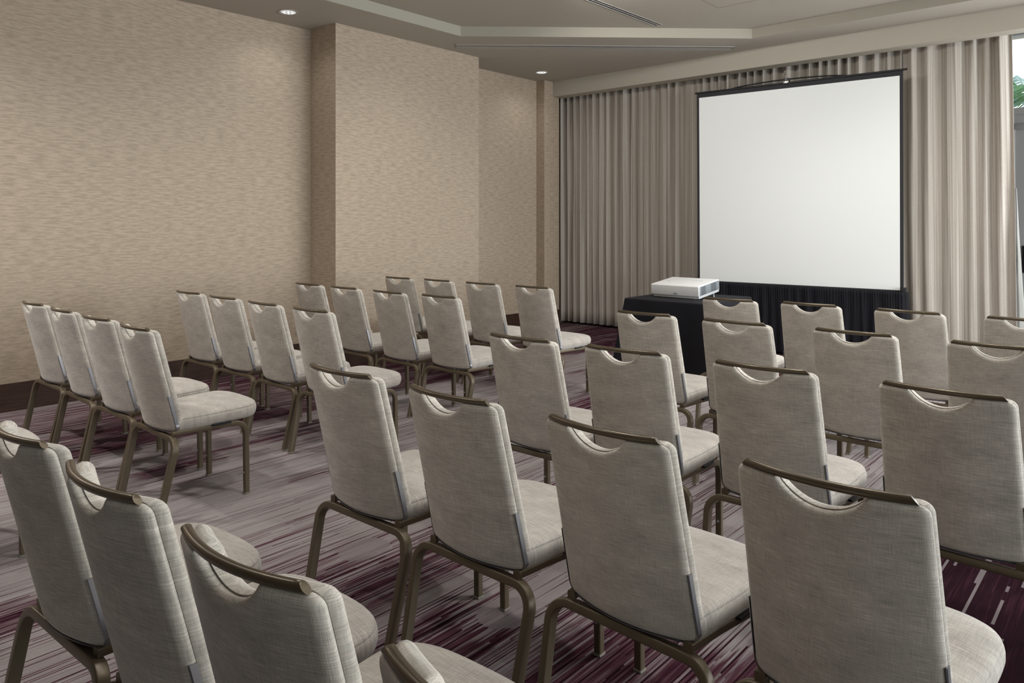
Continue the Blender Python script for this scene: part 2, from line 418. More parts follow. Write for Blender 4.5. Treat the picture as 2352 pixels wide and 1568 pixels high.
# ------------------------------------------------------------------ banquet chair
LEAN, KB, RX = .235, 1.14, .162
ZTOP, ZBOT = .915, .398
def seam_y(x, z): return (.915 - z) * LEAN + KB * x * x - .02
def half_w(z): return .192 + (.914 - z) * .026
def notch(x, base, sag, hw):
    if abs(x) >= hw: return base
    R = (hw * hw + sag * sag) / (2 * sag)
    return base - (sqrt(R * R - x * x) - (R - sag))
def corner(x, w, r):
    d = abs(x) - (w - r)
    return 0 if d <= 0 else r - sqrt(max(0, r * r - d * d))
def pad(T, zb, rt, rb, side, edge, crown=0., zt=ZTOP, sag=.048, hw=.092):
    """upholstered slab following the lean and curve of the back. side -1: rear shell, +1: front cushion"""
    W = .192
    xs = []
    nx = 48
    for i in range(nx + 1):
        t = -1 + 2 * i / nx
        xs.append(W * sin(t * pi / 2) ** 1 if abs(t) > .75 else W * sin(t * pi / 2))
    xs = sorted(set([round(q, 5) for q in xs] + [hw, -hw, hw * .985, -hw * .985, hw * .9, -hw * .9]))
    nz = 40
    zf = [0, .006, .014, .025, .04, .06] + [.06 + .88 * k / (nz - 10) for k in range(1, nz - 10)] + [.94, .96, .975, .986, .994, 1]
    top = [notch(x, zt, sag, hw) - corner(x, W, rt) for x in xs]
    bot = [zb + corner(x, W, rb) for x in xs]
    # outline polyline for distance-to-edge
    ol = [(x, z) for x, z in zip(xs, top)] + [(W, z) for z in (.86, .8, .7, .6, .5)] + [(x, z) for x, z in zip(xs[::-1], bot[::-1])] + [(-W, z) for z in (.5, .6, .7, .8, .86)]
    def dist(x, z):
        best = 9
        for i in range(len(ol)):
            ax, az = ol[i]; bx, bz = ol[(i + 1) % len(ol)]
            dx, dz = bx - ax, bz - az; L = dx * dx + dz * dz
            t = 0 if L == 0 else max(0, min(1, ((x - ax) * dx + (z - az) * dz) / L))
            q = (x - ax - t * dx) ** 2 + (z - az - t * dz) ** 2
            if q < best: best = q
        return sqrt(best)
    vf, vb = [], []
    nX, nZ = len(xs), len(zf)
    for i, x in enumerate(xs):
        for fz in zf:
            z = bot[i] + (top[i] - bot[i]) * fz
            d = dist(x, z)
            if i in (0, nX - 1) or fz in (0, 1): d = 0
            q = min(1, d / edge); prof = sqrt(max(0, 1 - (1 - q) ** 2))
            X = x * half_w(z) / W
            th = T * (.36 + .64 * prof) + crown * (1 - (x / W) ** 2) * min(1, d / .08)
            ys_ = seam_y(X, z)
            inset = .0025 * (1 - prof)
            zm = (zb + zt) / 2
            xb, zb_ = X * .976, zm + (z - zm) * .99
            vb.append((xb, seam_y(xb, zb_) + side * .0008, zb_))
            vf.append((X, ys_ + side * (.0012 + th), z))
    faces = []
    for base, flip in ((0, 0), (nX * nZ, 1)):
        for i in range(nX - 1):
            for j in range(nZ - 1):
                a = base + i * nZ + j
                faces.append((a, a + 1, a + nZ + 1, a + nZ))
    o2 = nX * nZ
    rim = [i * nZ + nZ - 1 for i in range(nX)] + [(nX - 1) * nZ + j for j in range(nZ - 2, -1, -1)] + [i * nZ for i in range(nX - 2, -1, -1)] + [j for j in range(1, nZ - 1)]
    for k in range(len(rim)):
        a, b = rim[k], rim[(k + 1) % len(rim)]
        faces.append((a, b, o2 + b, o2 + a))
    return vf + vb, faces

def chair_meshes():
    P = {}
    v, fc = pad(.022, ZBOT, .022, .03, -1, .016)
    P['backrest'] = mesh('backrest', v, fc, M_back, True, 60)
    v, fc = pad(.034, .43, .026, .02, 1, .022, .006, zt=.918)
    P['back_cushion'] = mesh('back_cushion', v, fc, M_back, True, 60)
    # grip rail on the top edge, ends cut on the slant
    m = MB(); rs = []; n = 29; r = .0090
    for i in range(n):
        x = -RX + 2 * RX * i / (n - 1)
        y = KB * x * x - .030
        t = Vector((1, 2 * KB * x, 0)).normalized(); a = Vector((t.y, -t.x, 0)); ring = []
        for k in range(16):
            q = 2 * pi * k / 16
            off = a * cos(q) * r + Vector((0, 0, 1)) * sin(q) * r
            sl = 0
            if i in (0, n - 1): sl = -off.z * .9 * (1 if i else -1) + .006 * (1 if i else -1)
            ring.append(Vector((x, y, .9222)) + off + t * sl)
        rs.append(ring)
    m.rings(rs); P['top_rail'] = m.mesh('top_rail', M_rail, True, 50)
    # metal edge strip around the lower back
    out = []
    zz = [.585 - .012 * k for k in range(14)]
    rb = .03
    for z in zz:
        if z > ZBOT + rb: out.append((half_w(z), z))
    for k in range(9):
        q = k / 8 * pi / 2
        out.append((half_w(.41) - rb + rb * cos(q), ZBOT + rb - rb * sin(q)))
    for k in range(1, 8): out.append(((half_w(.4) - rb) * (1 - k / 8), ZBOT))
    out = out + [(-x, z) for x, z in out[::-1]]
    rs = []
    for i, (x, z) in enumerate(out):
        a = Vector(out[max(0, i - 1)]); b = Vector(out[min(len(out) - 1, i + 1)])
        t = (b - a).normalized(); nn = Vector((-t.y, t.x)); nn = -nn if nn.dot(Vector((x, z - .6))) < 0 else nn
        ring = []
        for h, dy in ((-.001, -.0215), (.0022, -.0200), (.0022, -.005), (-.001, -.0035)):
            X, Z = x + nn.x * h, z + nn.y * h
            ring.append((X, seam_y(X, z) + dy, Z))
        ring += [(x * .994, seam_y(x, z) - .001, z), (x * .994, seam_y(x, z) - .0265, z)][0:0]
        rs.append(ring)
    m = MB().rings(rs); P['edge_strip'] = m.mesh('edge_strip', M_trim, True, 40)
    # seat cushion
    def outline(k):
        pts = []; w0, w1, yb, ym, yf = .202, .228, .125, .44, .590
        for i in range(9):
            t = i / 8; pts.append((w0 + (w1 - w0) * sin(t * pi / 2), yb + (ym - yb) * t))
        for i in range(1, 29):
            q = i / 28 * pi / 2; e = 2 / 3.2
            pts.append((w1 * cos(q) ** e if i < 28 else 0, ym + (yf - ym) * sin(q) ** e))
        right = pts; left = [(-x, y) for x, y in pts[-2::-1]]
        return right + left
    base = outline(0)
    cx, cy = 0, .335
    def inset(d):
        o2 = []; n_ = len(base)
        for i, (x, y) in enumerate(base):
            ax, ay = base[max(0, i - 1)]; bx, by = base[min(n_ - 1, i + 1)]
            tx, ty = bx - ax, by - ay; L = sqrt(tx * tx + ty * ty) or 1
            nx_, ny_ = ty / L, -tx / L
            o2.append((x - nx_ * d, y - ny_ * d))
        return o2
    def ring(d, z, slope=.022):
        src = inset(min(d, .03)); k_ = 1 if d <= .03 else 1 - (d - .03) / .20
        return [(x * k_, max(cy + (y - cy) * k_, .11), z + (cy + (y - cy) * k_ - .3) * slope) for x, y in src]
    prof = [(.030, .412), (.014, .414), (.006, .420), (.001, .432), (-.003, .452), (-.003, .468), (-.001, .481), (.0015, .4855), (.0032, .4872), (.0024, .4895), (.0028, .4935), (.007, .500), (.016, .507), (.032, .513), (.056, .518), (.09, .522), (.13, .524)]
    prof = [(d, .400 + (z - .412) * .78) for d, z in prof]
    m = MB()
    rs = [ring(d, z) for d, z in prof]
    b0 = len(m.v)
    m.rings(rs, True, True, False)
    n_ = len(base); last = (len(rs) - 1) * n_
    m.v.append((0, .335, .4895)); ci = len(m.v) - 1
    for j in range(n_): m.f.append((last + j, last + (j + 1) % n_, ci))
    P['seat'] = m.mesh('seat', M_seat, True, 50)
    m = MB()
    m.rings([[(x, y, .398 + (y - .3) * .02) for x, y in inset(.035)], [(x, y, .410 + (y - .3) * .02) for x, y in inset(.035)]])
    P['seat_base'] = m.mesh('seat_base', M_slot, False)
    # tubular frame: rear arch (crossbar and two raked legs), two side rails bending into front legs
    d = Vector((0, -.080, -.36)).normalized(); o = Vector((0, .107, .3705))
    nrm = Vector((1, 0, 0)).cross(d)
    XB, XF, R = .249, .237, .062
    def q(x, s): return o + Vector((x, 0, 0)) + d * s
    Ltot = .3705 / -d.z
    P['rear_crossbar'] = MB().sweep([q(-.17, 0), q(0, 0), q(.17, 0)], nrm, .034, .026).mesh('rear_crossbar', M_frame)
    for s_, nm in ((-1, 'legL'), (1, 'legR')):
        pts = [q(s_ * .17, 0)]
        for k in range(9):
            a = k / 8 * pi / 2
            pts.append(q(s_ * (XB - R + R * sin(a)), R - R * cos(a)))
        for k in range(1, 5):
            t = k / 4; pts.append(q(s_ * (XB + (XF - XB) * t), R + (Ltot - R - .004) * t))
        P['rear_' + nm] = MB().sweep(pts, nrm, .034, .025).mesh('leg', M_frame)
        e = pts[-1]
        P['rear_glide' + nm] = MB().rbox(e.x - .0145, e.x + .0145, e.y - .018, e.y + .018, .0, .009, .002).mesh('glide', M_glide)
    for s_, nm in ((-1, 'L'), (1, 'R')):
        X, zr, yl, R2 = s_ * .215, .391, .487, .066
        P['side_rail' + nm] = MB().sweep([(s_ * .186, .108, zr + .002), (s_ * .197, .25, zr + .001), (X, .40, zr)], (1, 0, 0), .026, .023).mesh('side_rail', M_frame)
        pts = [(X, .40, zr)]
        for k in range(9):
            a = k / 8 * pi / 2
            pts.append((X, yl - R2 + R2 * sin(a), zr - R2 + R2 * cos(a)))
        pts += [(X, yl + .002, .16), (X, yl + .004, .004)]
        P['front_leg' + nm] = MB().sweep(pts, (1, 0, 0), .027, .026).mesh('leg', M_frame)
        P['front_glide' + nm] = MB().rbox(X - .0155, X + .0155, yl + .004 - .016, yl + .004 + .016, 0, .009, .002).mesh('glide', M_glide)
        P['bolt' + nm] = MB().cyl((X, yl - .0125, .115), (0, 1, 0), .0055, .006, 12).mesh('bolt', M_bolt)
        P['stack' + nm] = MB().rbox(X - .006, X + .015, .30, .40, .398, .408, .003).mesh('stacking_bumper', M_slot)
    return P

PM = chair_meshes()
def build_chair():
    t = empty('banquet_chair')
    for k in ('backrest', 'back_cushion', 'top_rail', 'edge_strip', 'seat', 'seat_base', 'rear_crossbar'):
        obj(k, PM[k], t)
    for nm in ('legL', 'legR'):
        l = obj('leg', PM['rear_' + nm], t); obj('glide', PM['rear_glide' + nm], l)
    for nm in 'LR':
        obj('side_rail', PM['side_rail' + nm], t)
        l = obj('leg', PM['front_leg' + nm], t)
        obj('glide', PM['front_glide' + nm], l); obj('bolt', PM['bolt' + nm], l)
        obj('stacking_bumper', PM['stack' + nm], t)
    return t
def dup(root):
    r = root.copy(); C.objects.link(r)
    for ch in list(root.children):
        c = ch.copy(); C.objects.link(c); c.parent = r
        for g in list(ch.children):
            h = g.copy(); C.objects.link(h); h.parent = c
    return r

ROWS = ['back row', 'fourth row', 'third row', 'second row', 'front row']
W4 = ['at the wall end', 'second from the wall', 'third from the wall', 'on the aisle']
S4 = ['on the aisle', 'second from the aisle', 'third from the aisle', 'fourth from the aisle']
CH_L = {1: [(-5.539, 1.504, 2.1), (-4.991, 1.505, -.4), (-4.432, 1.507, 2.4), (-3.892, 1.502, -.4)],
        2: [(-5.537, 2.524, 1.7), (-4.981, 2.515, 1.7), (-4.424, 2.505, -.6), (-3.869, 2.506, 1.3)],
        3: [(-5.532, 3.558, .2), (-5.005, 3.555, -.8), (-4.443, 3.556, -1.5), (-3.910, 3.593, -.2)],
        4: [(-5.520, 4.545, 1.1), (-5.019, 4.593, -1.1), (-4.468, 4.602, .8), (-3.900, 4.622, -.1)],
        0: [None, None, None, (-3.922, .481, 0)]}
CH_R = {0: [(-2.136, .548, 2.8), (-1.613, .558, 1.5), (-1.085, .576, 3.3), (-.544, .569, 0)],
        1: [(-2.186, 1.536, 1.4), (-1.637, 1.542, -.4), (-1.074, 1.546, -2.2), (-.520, 1.536, -1.7)],
        2: [(-2.208, 2.528, 1.4), (-1.677, 2.571, 3.8), (-1.103, 2.596, 1.0), (-.524, 2.607, -3.2)],
        3: [(-2.266, 3.693, .9), (-1.711, 3.688, -.5), (-1.126, 3.720, -.3), (-.538, 3.715, 0)],
        4: [(-2.245, 4.750, 3.2), (-1.725, 4.818, -1.6), (-1.146, 4.811, -2.9), (-.576, 4.831, 0)]}
proto = None
for blk, seats, grp, where in ((CH_L, W4, 'banquet chairs in the block along the wallpapered wall', 'block along the wallpapered wall'),
                               (CH_R, S4, 'banquet chairs in the block facing the projection screen', 'block facing the screen')):
    for row, lst in blk.items():
        for k, pz in enumerate(lst):
            if pz is None: continue
            if proto is None: proto = t = build_chair()
            else: t = dup(proto)
            t.location = (pz[0], pz[1], 0); t.rotation_euler = (0, 0, radians(pz[2]))
            tag(t, 'taupe fabric chair %s, %s of %s' % (seats[k], ROWS[row], where), 'chair', grp)

# ------------------------------------------------------------------ drapes
def fold_sheet(name, mat, pts_fn, nu, nv, parent=None, uscale=1.):
    v, fcs, uv = [], [], []
    for i in range(nu + 1):
        for j in range(nv + 1):
            v.append(pts_fn(i / nu, j / nv)); uv.append((i / nu * uscale, j / nv))
    for i in range(nu):
        for j in range(nv):
            a = i * (nv + 1) + j; fcs.append((a, a + 1, a + nv + 2, a + nv + 1))
    me = bpy.data.meshes.new(name); me.from_pydata(v, [], fcs)
    ul = me.uv_layers.new(name='UVMap')
    for lp in me.loops: ul.data[lp.index].uv = uv[lp.vertex_index]
    for p_ in me.polygons: p_.use_smooth = True
    me.materials.append(mat)
    o = obj(name, me, parent)
    sm = o.modifiers.new('thickness', 'SOLIDIFY'); sm.thickness = .003; sm.offset = 0
    return o
def vnoise(seed):
    rr = random.Random(seed); tab = [rr.uniform(-1, 1) for _ in range(512)]
    def fn(x):
        i = math.floor(x); t = x - i; t = t * t * (3 - 2 * t)
        return tab[i % 512] * (1 - t) + tab[(i + 1) % 512] * t
    return fn
na, nb, nc, nd_ = vnoise(1), vnoise(2), vnoise(3), vnoise(4)
def curtain_fn(x0, x1, yc, period, amp, flare=0., hem=.03):
    def fn(u, v):
        z = hem + (3.40 - hem) * v
        x = x0 + (x1 - x0) * u + flare * u * (1 - v)
        s = (x - x0) / period
        s += .32 * na(s * .55 + 3) + .10 * nb(s * .4 + v * 2.2 + 11) * (1 - .6 * v)
        A = amp * (.75 + .45 * nb(math.floor(s) * 1.7)) * (.85 + .15 * v)
        w = sin(2 * pi * s)
        w = w / (abs(w) ** .35 + .12) * .9 if abs(w) > 1e-6 else 0        # flattened pleat crests
        lean_ = .35 * period * sin(4 * pi * s) * .25
        y = yc - A * w + .012 * nc(s * 2.3 + v * 3.1) * (1 - .5 * v)
        return (x + lean_, y, z)
    return fn
cl = fold_sheet('window_curtain', M_drape, curtain_fn(-6.625, -2.066, 8.50, .118, .060), 620, 18, uscale=4.45)
tag(cl, 'long taupe striped curtain with tight pleats from the corner to behind the screen', 'curtain', 'floor length curtains')
cr = empty('window_curtain', (0, 0, 0))
tag(cr, 'pale taupe curtain with broad loose folds right of the screen, edge lining showing', 'curtain', 'floor length curtains')
def loose_fn(u, v):
    z = .03 + 3.37 * v; x = -2.06 + .945 * u; xx = x + .055 * u * (1 - v)
    s = (x + 2.06) / .135 + .75 * na(x * 3.3 + 8) + .22 * nb(x * 2 + v * 1.6 + 3) * (1 - .5 * v)
    w = sin(2 * pi * s); k_ = .55 + .45 * v
    y = 8.46 - (.030 + .018 * nb(math.floor(s) * 1.3 + 7)) * k_ * (w if w < 0 else w ** .6) - .022 * nc(x * 4.2 + v * .9) + .006 * nd_(x * 31 + v * 2.) + .0035 * nd_(z * 16 + x * 7) * (1 - v)
    return (xx, y, z)
fold_sheet('drape', M_drape, loose_fn, 190, 40, cr, uscale=.95)
def lin_fn(u, v):
    z = .03 + 1.75 * v
    w = .075 * (1 - v) ** 1.2
    return (-1.075 + .012 * (1 - v) + w * u + .012 * (1 - v), 8.475 + .02 * u + .006 * sin(v * 23), z)
fold_sheet('lining', M_lining, lin_fn, 4, 30, cr)

# ------------------------------------------------------------------ projection screen
TLx, TLy, TRx, TRy = -4.140, 7.985, -2.007, 8.121
ux, uy = TRx - TLx, TRy - TLy; SW = sqrt(ux * ux + uy * uy); ang = math.atan2(uy, ux)
zT, zB, lean = 2.930, .769, .025
sc = empty('projection_screen', (TLx, TLy, 0), ang)
tag(sc, 'tall white tripod projection screen with thin black border in front of the curtains', 'projection screen')
def SP(x, z, dy=0): return (x, dy + lean * (zT - z) / (zT - zB), z)
def quadslab(name, x0, x1, z0, z1, dy0, dy1, mat):
    v = [SP(x, z, dy) for dy in (dy0, dy1) for z in (z0, z1) for x in (x0, x1)]
    return obj(name, mesh(name, v, [(0, 1, 3, 2), (4, 6, 7, 5), (0, 4, 5, 1), (2, 3, 7, 6), (0, 2, 6, 4), (1, 5, 7, 3)], mat, False), sc)
quadslab('viewing_surface', 0, SW, zB, zT, -.0006, .0, M_white)
bd = MB()
def slab(b, x0, x1, z0, z1, dy0=-.0012, dy1=.0012):
    v = [SP(x, z, dy) for dy in (dy0, dy1) for z in (z0, z1) for x in (x0, x1)]
    b.add(v, [(0, 1, 3, 2), (4, 6, 7, 5), (0, 4, 5, 1), (2, 3, 7, 6), (0, 2, 6, 4), (1, 5, 7, 3)])
slab(bd, -.028, 0, zB - .03, zT + .05); slab(bd, SW, SW + .032, zB - .03, zT + .05)
slab(bd, 0, SW, zT, zT + .05); slab(bd, 0, SW, zB - .03, zB)
obj('border', bd.mesh('border', M_border, False), sc)
m = MB().tube([(-.045, -.004, zT + .057), (SW + .07, -.004, zT + .057)], .011, 12)
obj('top_batten', m.mesh('top_batten', M_blackm), sc)
ms = SW * .475
m = MB()
arc = [(SW * .18 + (SW * .59) * k / 16, -.006, zT + .060 + .036 * (1 - ((k / 16 - .5) / .5) ** 2) ** .8) for k in range(17)]
m.tube(arc, .008, 8)
m.rbox(ms - .05, ms + .045, -.016, .006, zT + .086, zT + .106, .004)
obj('carry_handle', m.mesh('carry_handle', M_blackm), sc)
m = MB().rbox(ms - .028, ms + .03, -.022, -.004, zT + .052, zT + .082, .003)
m.tube([(ms + .004, -.012, zT + .07), (ms + .004, -.012, zT + .150)], .006, 8)
m.tube([(ms - .028, -.012, zT + .16), (ms - .03, -.014, zT + .138), (ms - .01, -.016, zT + .128), (ms + .01, -.014, zT + .142)], .005, 8)
m.tube([(ms - .012, -.012, zT + .165), (ms - .012, -.012, zT + .195)], .004, 8)
obj('hook', m.mesh('hook', M_chrome), sc)
m = MB().tube([(ms, .055, .12), (ms, .055, zT + .12)], .014, 12).rbox(ms - .02, ms + .02, .0, .07, zT + .06, zT + .1, .004)
obj('pole', m.mesh('pole', M_blackm), sc)
m = MB().tube([(-.05, .045, zB - .055), (SW + .06, .045, zB - .055)], .032, 16)
obj('roller_case', m.mesh('roller_case', M_blackm), sc)
for x0, x1 in ((SW + .02, SW + .062), (-.055, -.022)):
    obj('end_cap', MB().rbox(x0, x1, -.02, .05, zB - .06, zB + .03, .006).mesh('end_cap', M_blackm), sc)
for a in (-100, 20, 140):
    ca, sa = cos(radians(a)), sin(radians(a))
    if a == -100: ca, sa = .55, .19
    if a == 20: ca, sa = -.5, .19
    if a == 140: ca, sa = .02, .22
    m = MB().tube([(ms, .055, .42), (ms + ca, .055 + sa, .012)], .011, 10)
    obj('leg', m.mesh('leg', M_blackm), sc)

# gathered skirt hung along the foot of the screen
def skirt_fn(u, v):
    L = SW + .11; x = -.03 + L * u; z = .012 + (zB - .012 - .012) * v
    s = x / .115 + .8 * na(x * 3.1 + 40) + .25 * nb(x * 9 + v * .8 + 5)
    A = (.004 + .017 * (1 - v) ** .8) * (.75 + .6 * nc(math.floor(s) * 2.1 + 60))
    y = -.045 - A * sin(2 * pi * s) - .010 * (1 - v) * nd_(x * 21 + v * 1.3)
    if v > .55: y += .0045 * ((v - .55) / .45) * sin(2 * pi * (x / .026 + .8 * na(x * 7)))
    if v > .96: y = y * .3 - .030
    y += lean * .9 * (1 - v) - .01
    e = max(0, (u - .965) / .035); y += .05 * e * e; x += .02 * e * (1 - v)
    return (x, y, z)
sk = fold_sheet('stage_skirt', M_black, skirt_fn, 620, 22, None)
sk.location = (TLx, TLy, 0); sk.rotation_euler = (0, 0, ang)
tag(sk, 'black gathered skirt hanging to the floor below the projection screen', 'skirt')

# ------------------------------------------------------------------ projector table
TX0, TX1, TY0, TY1, TZ = -3.78, -2.93, 5.815, 6.71, .75
tb = empty('table', ((TX0 + TX1) / 2, (TY0 + TY1) / 2, 0))
tag(tb, 'square folding table hidden beneath the black cloth and projector', 'table')
hx, hy = (TX1 - TX0) / 2 - .012, (TY1 - TY0) / 2 - .012
obj('tabletop', MB().rbox(-hx, hx, -hy, hy, .715, .742, .006).mesh('tabletop', M_wood), tb)
for sx in (-1, 1):
    for sy in (-1, 1):
        obj('leg', MB().tube([(sx * (hx - .07), sy * (hy - .07), 0), (sx * (hx - .07), sy * (hy - .07), .715)], .016, 12).mesh('leg', M_blackm), tb)
def cloth_mesh():
    per = []; r = .02
    X0, X1, Y0, Y1 = -hx - .012, hx + .012, -hy - .012, hy + .012
    def arcp(cx, cy, a0):
        return [(cx + r * cos(a0 + k * pi / 12), cy + r * sin(a0 + k * pi / 12), 1 - abs(k - 3) / 3) for k in range(7)]
    def edge(p0, p1, n):
        return [(p0[0] + (p1[0] - p0[0]) * k / n, p0[1] + (p1[1] - p0[1]) * k / n, 0) for k in range(1, n)]
    c = [(X1 - r, Y1 - r, 0), (X0 + r, Y1 - r, pi / 2), (X0 + r, Y0 + r, pi), (X1 - r, Y0 + r, 1.5 * pi)]
    for i in range(4):
        a = arcp(*c[i]); per += a
        b = arcp(*c[(i + 1) % 4]); per += edge(a[-1], b[0], 26)
    n = len(per)
    # distance to nearest corner along the perimeter
    cpos = [i for i, p_ in enumerate(per) if p_[2] == 1]
    rings = []
    zs = [.75, .7485, .744, .735, .71, .66, .58, .48, .36, .24, .12, .05, .012]
    for k, z in enumerate(zs):
        ring = []
        for i, (x, y, _) in enumerate(per):
            dc = min(min(abs(i - q), n - abs(i - q)) for q in cpos)
            L = sqrt(x * x + y * y); ox, oy = (x / L, y / L)
            h = (.75 - z) / .75
            fl = h * (.010 + .15 * math.exp(-(dc / 4.2) ** 2)) - .035 * h * math.exp(-((dc - 8) / 3.5) ** 2) + .012 * h * sin(i * .55)
            inn = {0: .012, 1: .006, 2: .002}.get(k, 0)
            ring.append((x + ox * (fl - inn), y + oy * (fl - inn), z))
        rings.append(ring)
    m = MB().rings(rings, True, True, False)
    return m.mesh('tablecloth', M_black, True, 50)
tc = obj('tablecloth', cloth_mesh(), None, tb.location)
tag(tc, 'black floor length tablecloth draped over the projector table', 'tablecloth')

# ------------------------------------------------------------------ projector
pj = empty('projector', (-3.40, 6.288, .7502)); 
tag(pj, 'white data projector with slatted grey side vent on the black table', 'projector')
tilt = radians(6.2)
def tl(m):
    out = []
    for x, y, z in m.v:
        yy, zz = y + .205, z
        out.append((x, yy * cos(tilt) - zz * sin(tilt) - .205, yy * sin(tilt) + zz * cos(tilt) + .006))
    m.v = out; return m
hw_ = .248
m = MB(); m.rbox(-hw_, hw_, -.207, .207, .016, .118, .011, 4)
obj('body', tl(m).mesh('body', M_proj), pj)
m = MB().rbox(-hw_ + .02, hw_ - .004, -.2, .2, .0, .02, .004)
obj('base_tray', tl(m).mesh('base_tray', plain('light grey plastic', (.5, .5, .51, 1), .4)), pj)
m = MB().rbox(hw_ - .012, hw_ + .0015, -.196, .198, .024, .110, .005)
g_ = obj('side_vent', tl(m).mesh('side_vent', M_grille), pj)
m = MB()
for k in range(10):
    z = .031 + k * .0077
    m.box(hw_ + .001, hw_ + .0022, -.165, -.075, z, z + .0034).box(hw_ + .001, hw_ + .0022, .03, .135, z, z + .0034)
obj('vent_slots', tl(m).mesh('vent_slots', M_slot, False), g_)
m = MB()
xx = .035
for wd in (.010, .013, .011, .016, .012):
    m.box(xx, xx + wd, .062, .070, .1178, .1184); m.box(xx, xx + wd * .35, .056, .074, .1178, .1184); xx += .025
obj('maker_mark', tl(m).mesh('maker_mark', M_badge, False), pj)
m = MB().rbox(-.012, .028, -.2085, -.205, .034, .044, .001)
obj('rear_badge', tl(m).mesh('rear_badge', M_badge), pj)
m = MB().rbox(-.17, -.155, -.02, -.005, .1175, .1186, .0005)
obj('button', tl(m).mesh('button', M_badge), pj)
m = MB().tube([(-.06, .205, .066), (-.06, .222, .066)], .042, 24)
obj('lens', tl(m).mesh('lens', M_slot), pj)
for sx in (-1, 1):
    m = MB().cyl((sx * .205, .165, .022), (0, 0, 1), .0045, .044, 10).cyl((sx * .205, .165, .003), (0, 0, 1), .010, .006, 12)
    obj('adjustable_foot', m.mesh('adjustable_foot', M_proj), pj)
m = MB().rbox(-.2, .2, -.19, -.16, .0, .012, .003)
obj('rear_foot', m.mesh('rear_foot', M_glide), pj)

# ------------------------------------------------------------------ ceiling fittings
def downlight(x, y, z, label=None, power=0, glow=True):
    t = empty('downlight', (x, y, z))
    tag(t, label, 'downlight', 'recessed ceiling downlights')
    R = .084
    m = MB(); prof = [(R + .012, 0), (R + .012, -.004), (R + .002, -.007), (R - .004, -.003), (R - .004, .0)]
    m.rings([[(r * cos(2 * pi * k / 36), r * sin(2 * pi * k / 36), zz) for k in range(36)] for r, zz in prof], True, False, False)
    obj('trim_ring', m.mesh('trim_ring', M_alu), t)
    m = MB(); prof = [(R - .004, -.002), (R - .012, -.0022), (R - .02, -.0024), (.02, -.0026)]
    m.rings([[(r * cos(2 * pi * k / 36), r * sin(2 * pi * k / 36), zz) for k in range(36)] for r, zz in prof], True, False, True)
    obj('reflector', m.mesh('reflector', M_refl), t)
    m = MB(); m.rings([[(r * cos(2 * pi * k / 24), r * sin(2 * pi * k / 24), zz) for k in range(24)] for r, zz in ((R - .014, -.003), (R - .016, -.0045), (.01, -.005))])
    bl = obj('bulb', m.mesh('bulb', M_lamp), t)
    m = MB()
    for k in range(8):
        a_ = 2 * pi * k / 8 + .2; m.cyl((.045 * cos(a_), .045 * sin(a_), -.0062), (0, 0, 1), .009, .003, 10)
    m.cyl((0, 0, -.0062), (0, 0, 1), .011, .003, 10)
    obj('lens_cluster', m.mesh('lens_cluster', M_spot), bl)
    return t
DL = [(-6.225, 3.80, 'round recessed downlight in the soffit above the long wallpapered wall'),
      (-6.197, 7.55, 'round recessed downlight in the corner soffit beside the curtain fascia')]
for x, y, lb in DL: downlight(x, y, ZC, lb)

def linear_slot(name, p0, p1, width, z, label, slots, mat_bar):
    p0, p1 = Vector(p0), Vector(p1); L = (p1 - p0).length; a = math.atan2(p1.y - p0.y, p1.x - p0.x)
    t = empty(name, (p0.x, p0.y, z), a); tag(t, label, 'air diffuser')
    m = MB(); w = width / 2
    for y0, y1 in ((-w, -w + .008), (w - .008, w)): m.box(0, L, y0, y1, -.006, .0)
    m.box(0, .008, -w, w, -.006, 0).box(L - .008, L, -w, w, -.006, 0)
    obj('frame', m.mesh('frame', M_alu, False), t)
    m = MB()
    for y0, y1 in slots: m.box(.01, L - .01, y0, y1, -.0015, -.0005)
    obj('slot', m.mesh('slot', M_slot, False), t)
    m = MB().box(.008, L - .008, -w + .008, w - .008, -.0005, .0)
    for y0, y1 in mat_bar: m.box(.01, L - .01, y0, y1, -.005, -.0005)
    obj('deflector', m.mesh('deflector', M_alu, False), t)
    return t
linear_slot('slot_diffuser', (-6.00, 5.79), (-3.705, 7.975), .17, ZC, 'long linear air slot in the soffit along the cut tray corner', [(-.020, .006)], [(-.070, -.026), (.012, .070)])
linear_slot('slot_diffuser', (-4.105, 2.6), (-4.04, 6.89), .085, ZT, 'twin slot air diffuser in the raised ceiling tray running towards the screen', [(-.030, -.010), (.010, .030)], [(-.006, .006)])
m = MB()
for x0, x1, y0, y1 in ((-3.285, -3.279, 5.5, 6.73), (-2.40, -2.394, 5.5, 6.73), (-3.285, -2.394, 6.727, 6.733), (-3.285, -2.394, 5.5, 5.506)):
    m.box(x0, x1, y0, y1, ZT - .0012, ZT - .0002)
ap = obj('access_panel', m.mesh('access_panel', plain('shadow joint', (.20, .18, .155, 1), .8), False))
tag(ap, 'flush access panel outlined by a hairline joint in the raised ceiling tray', 'access panel')

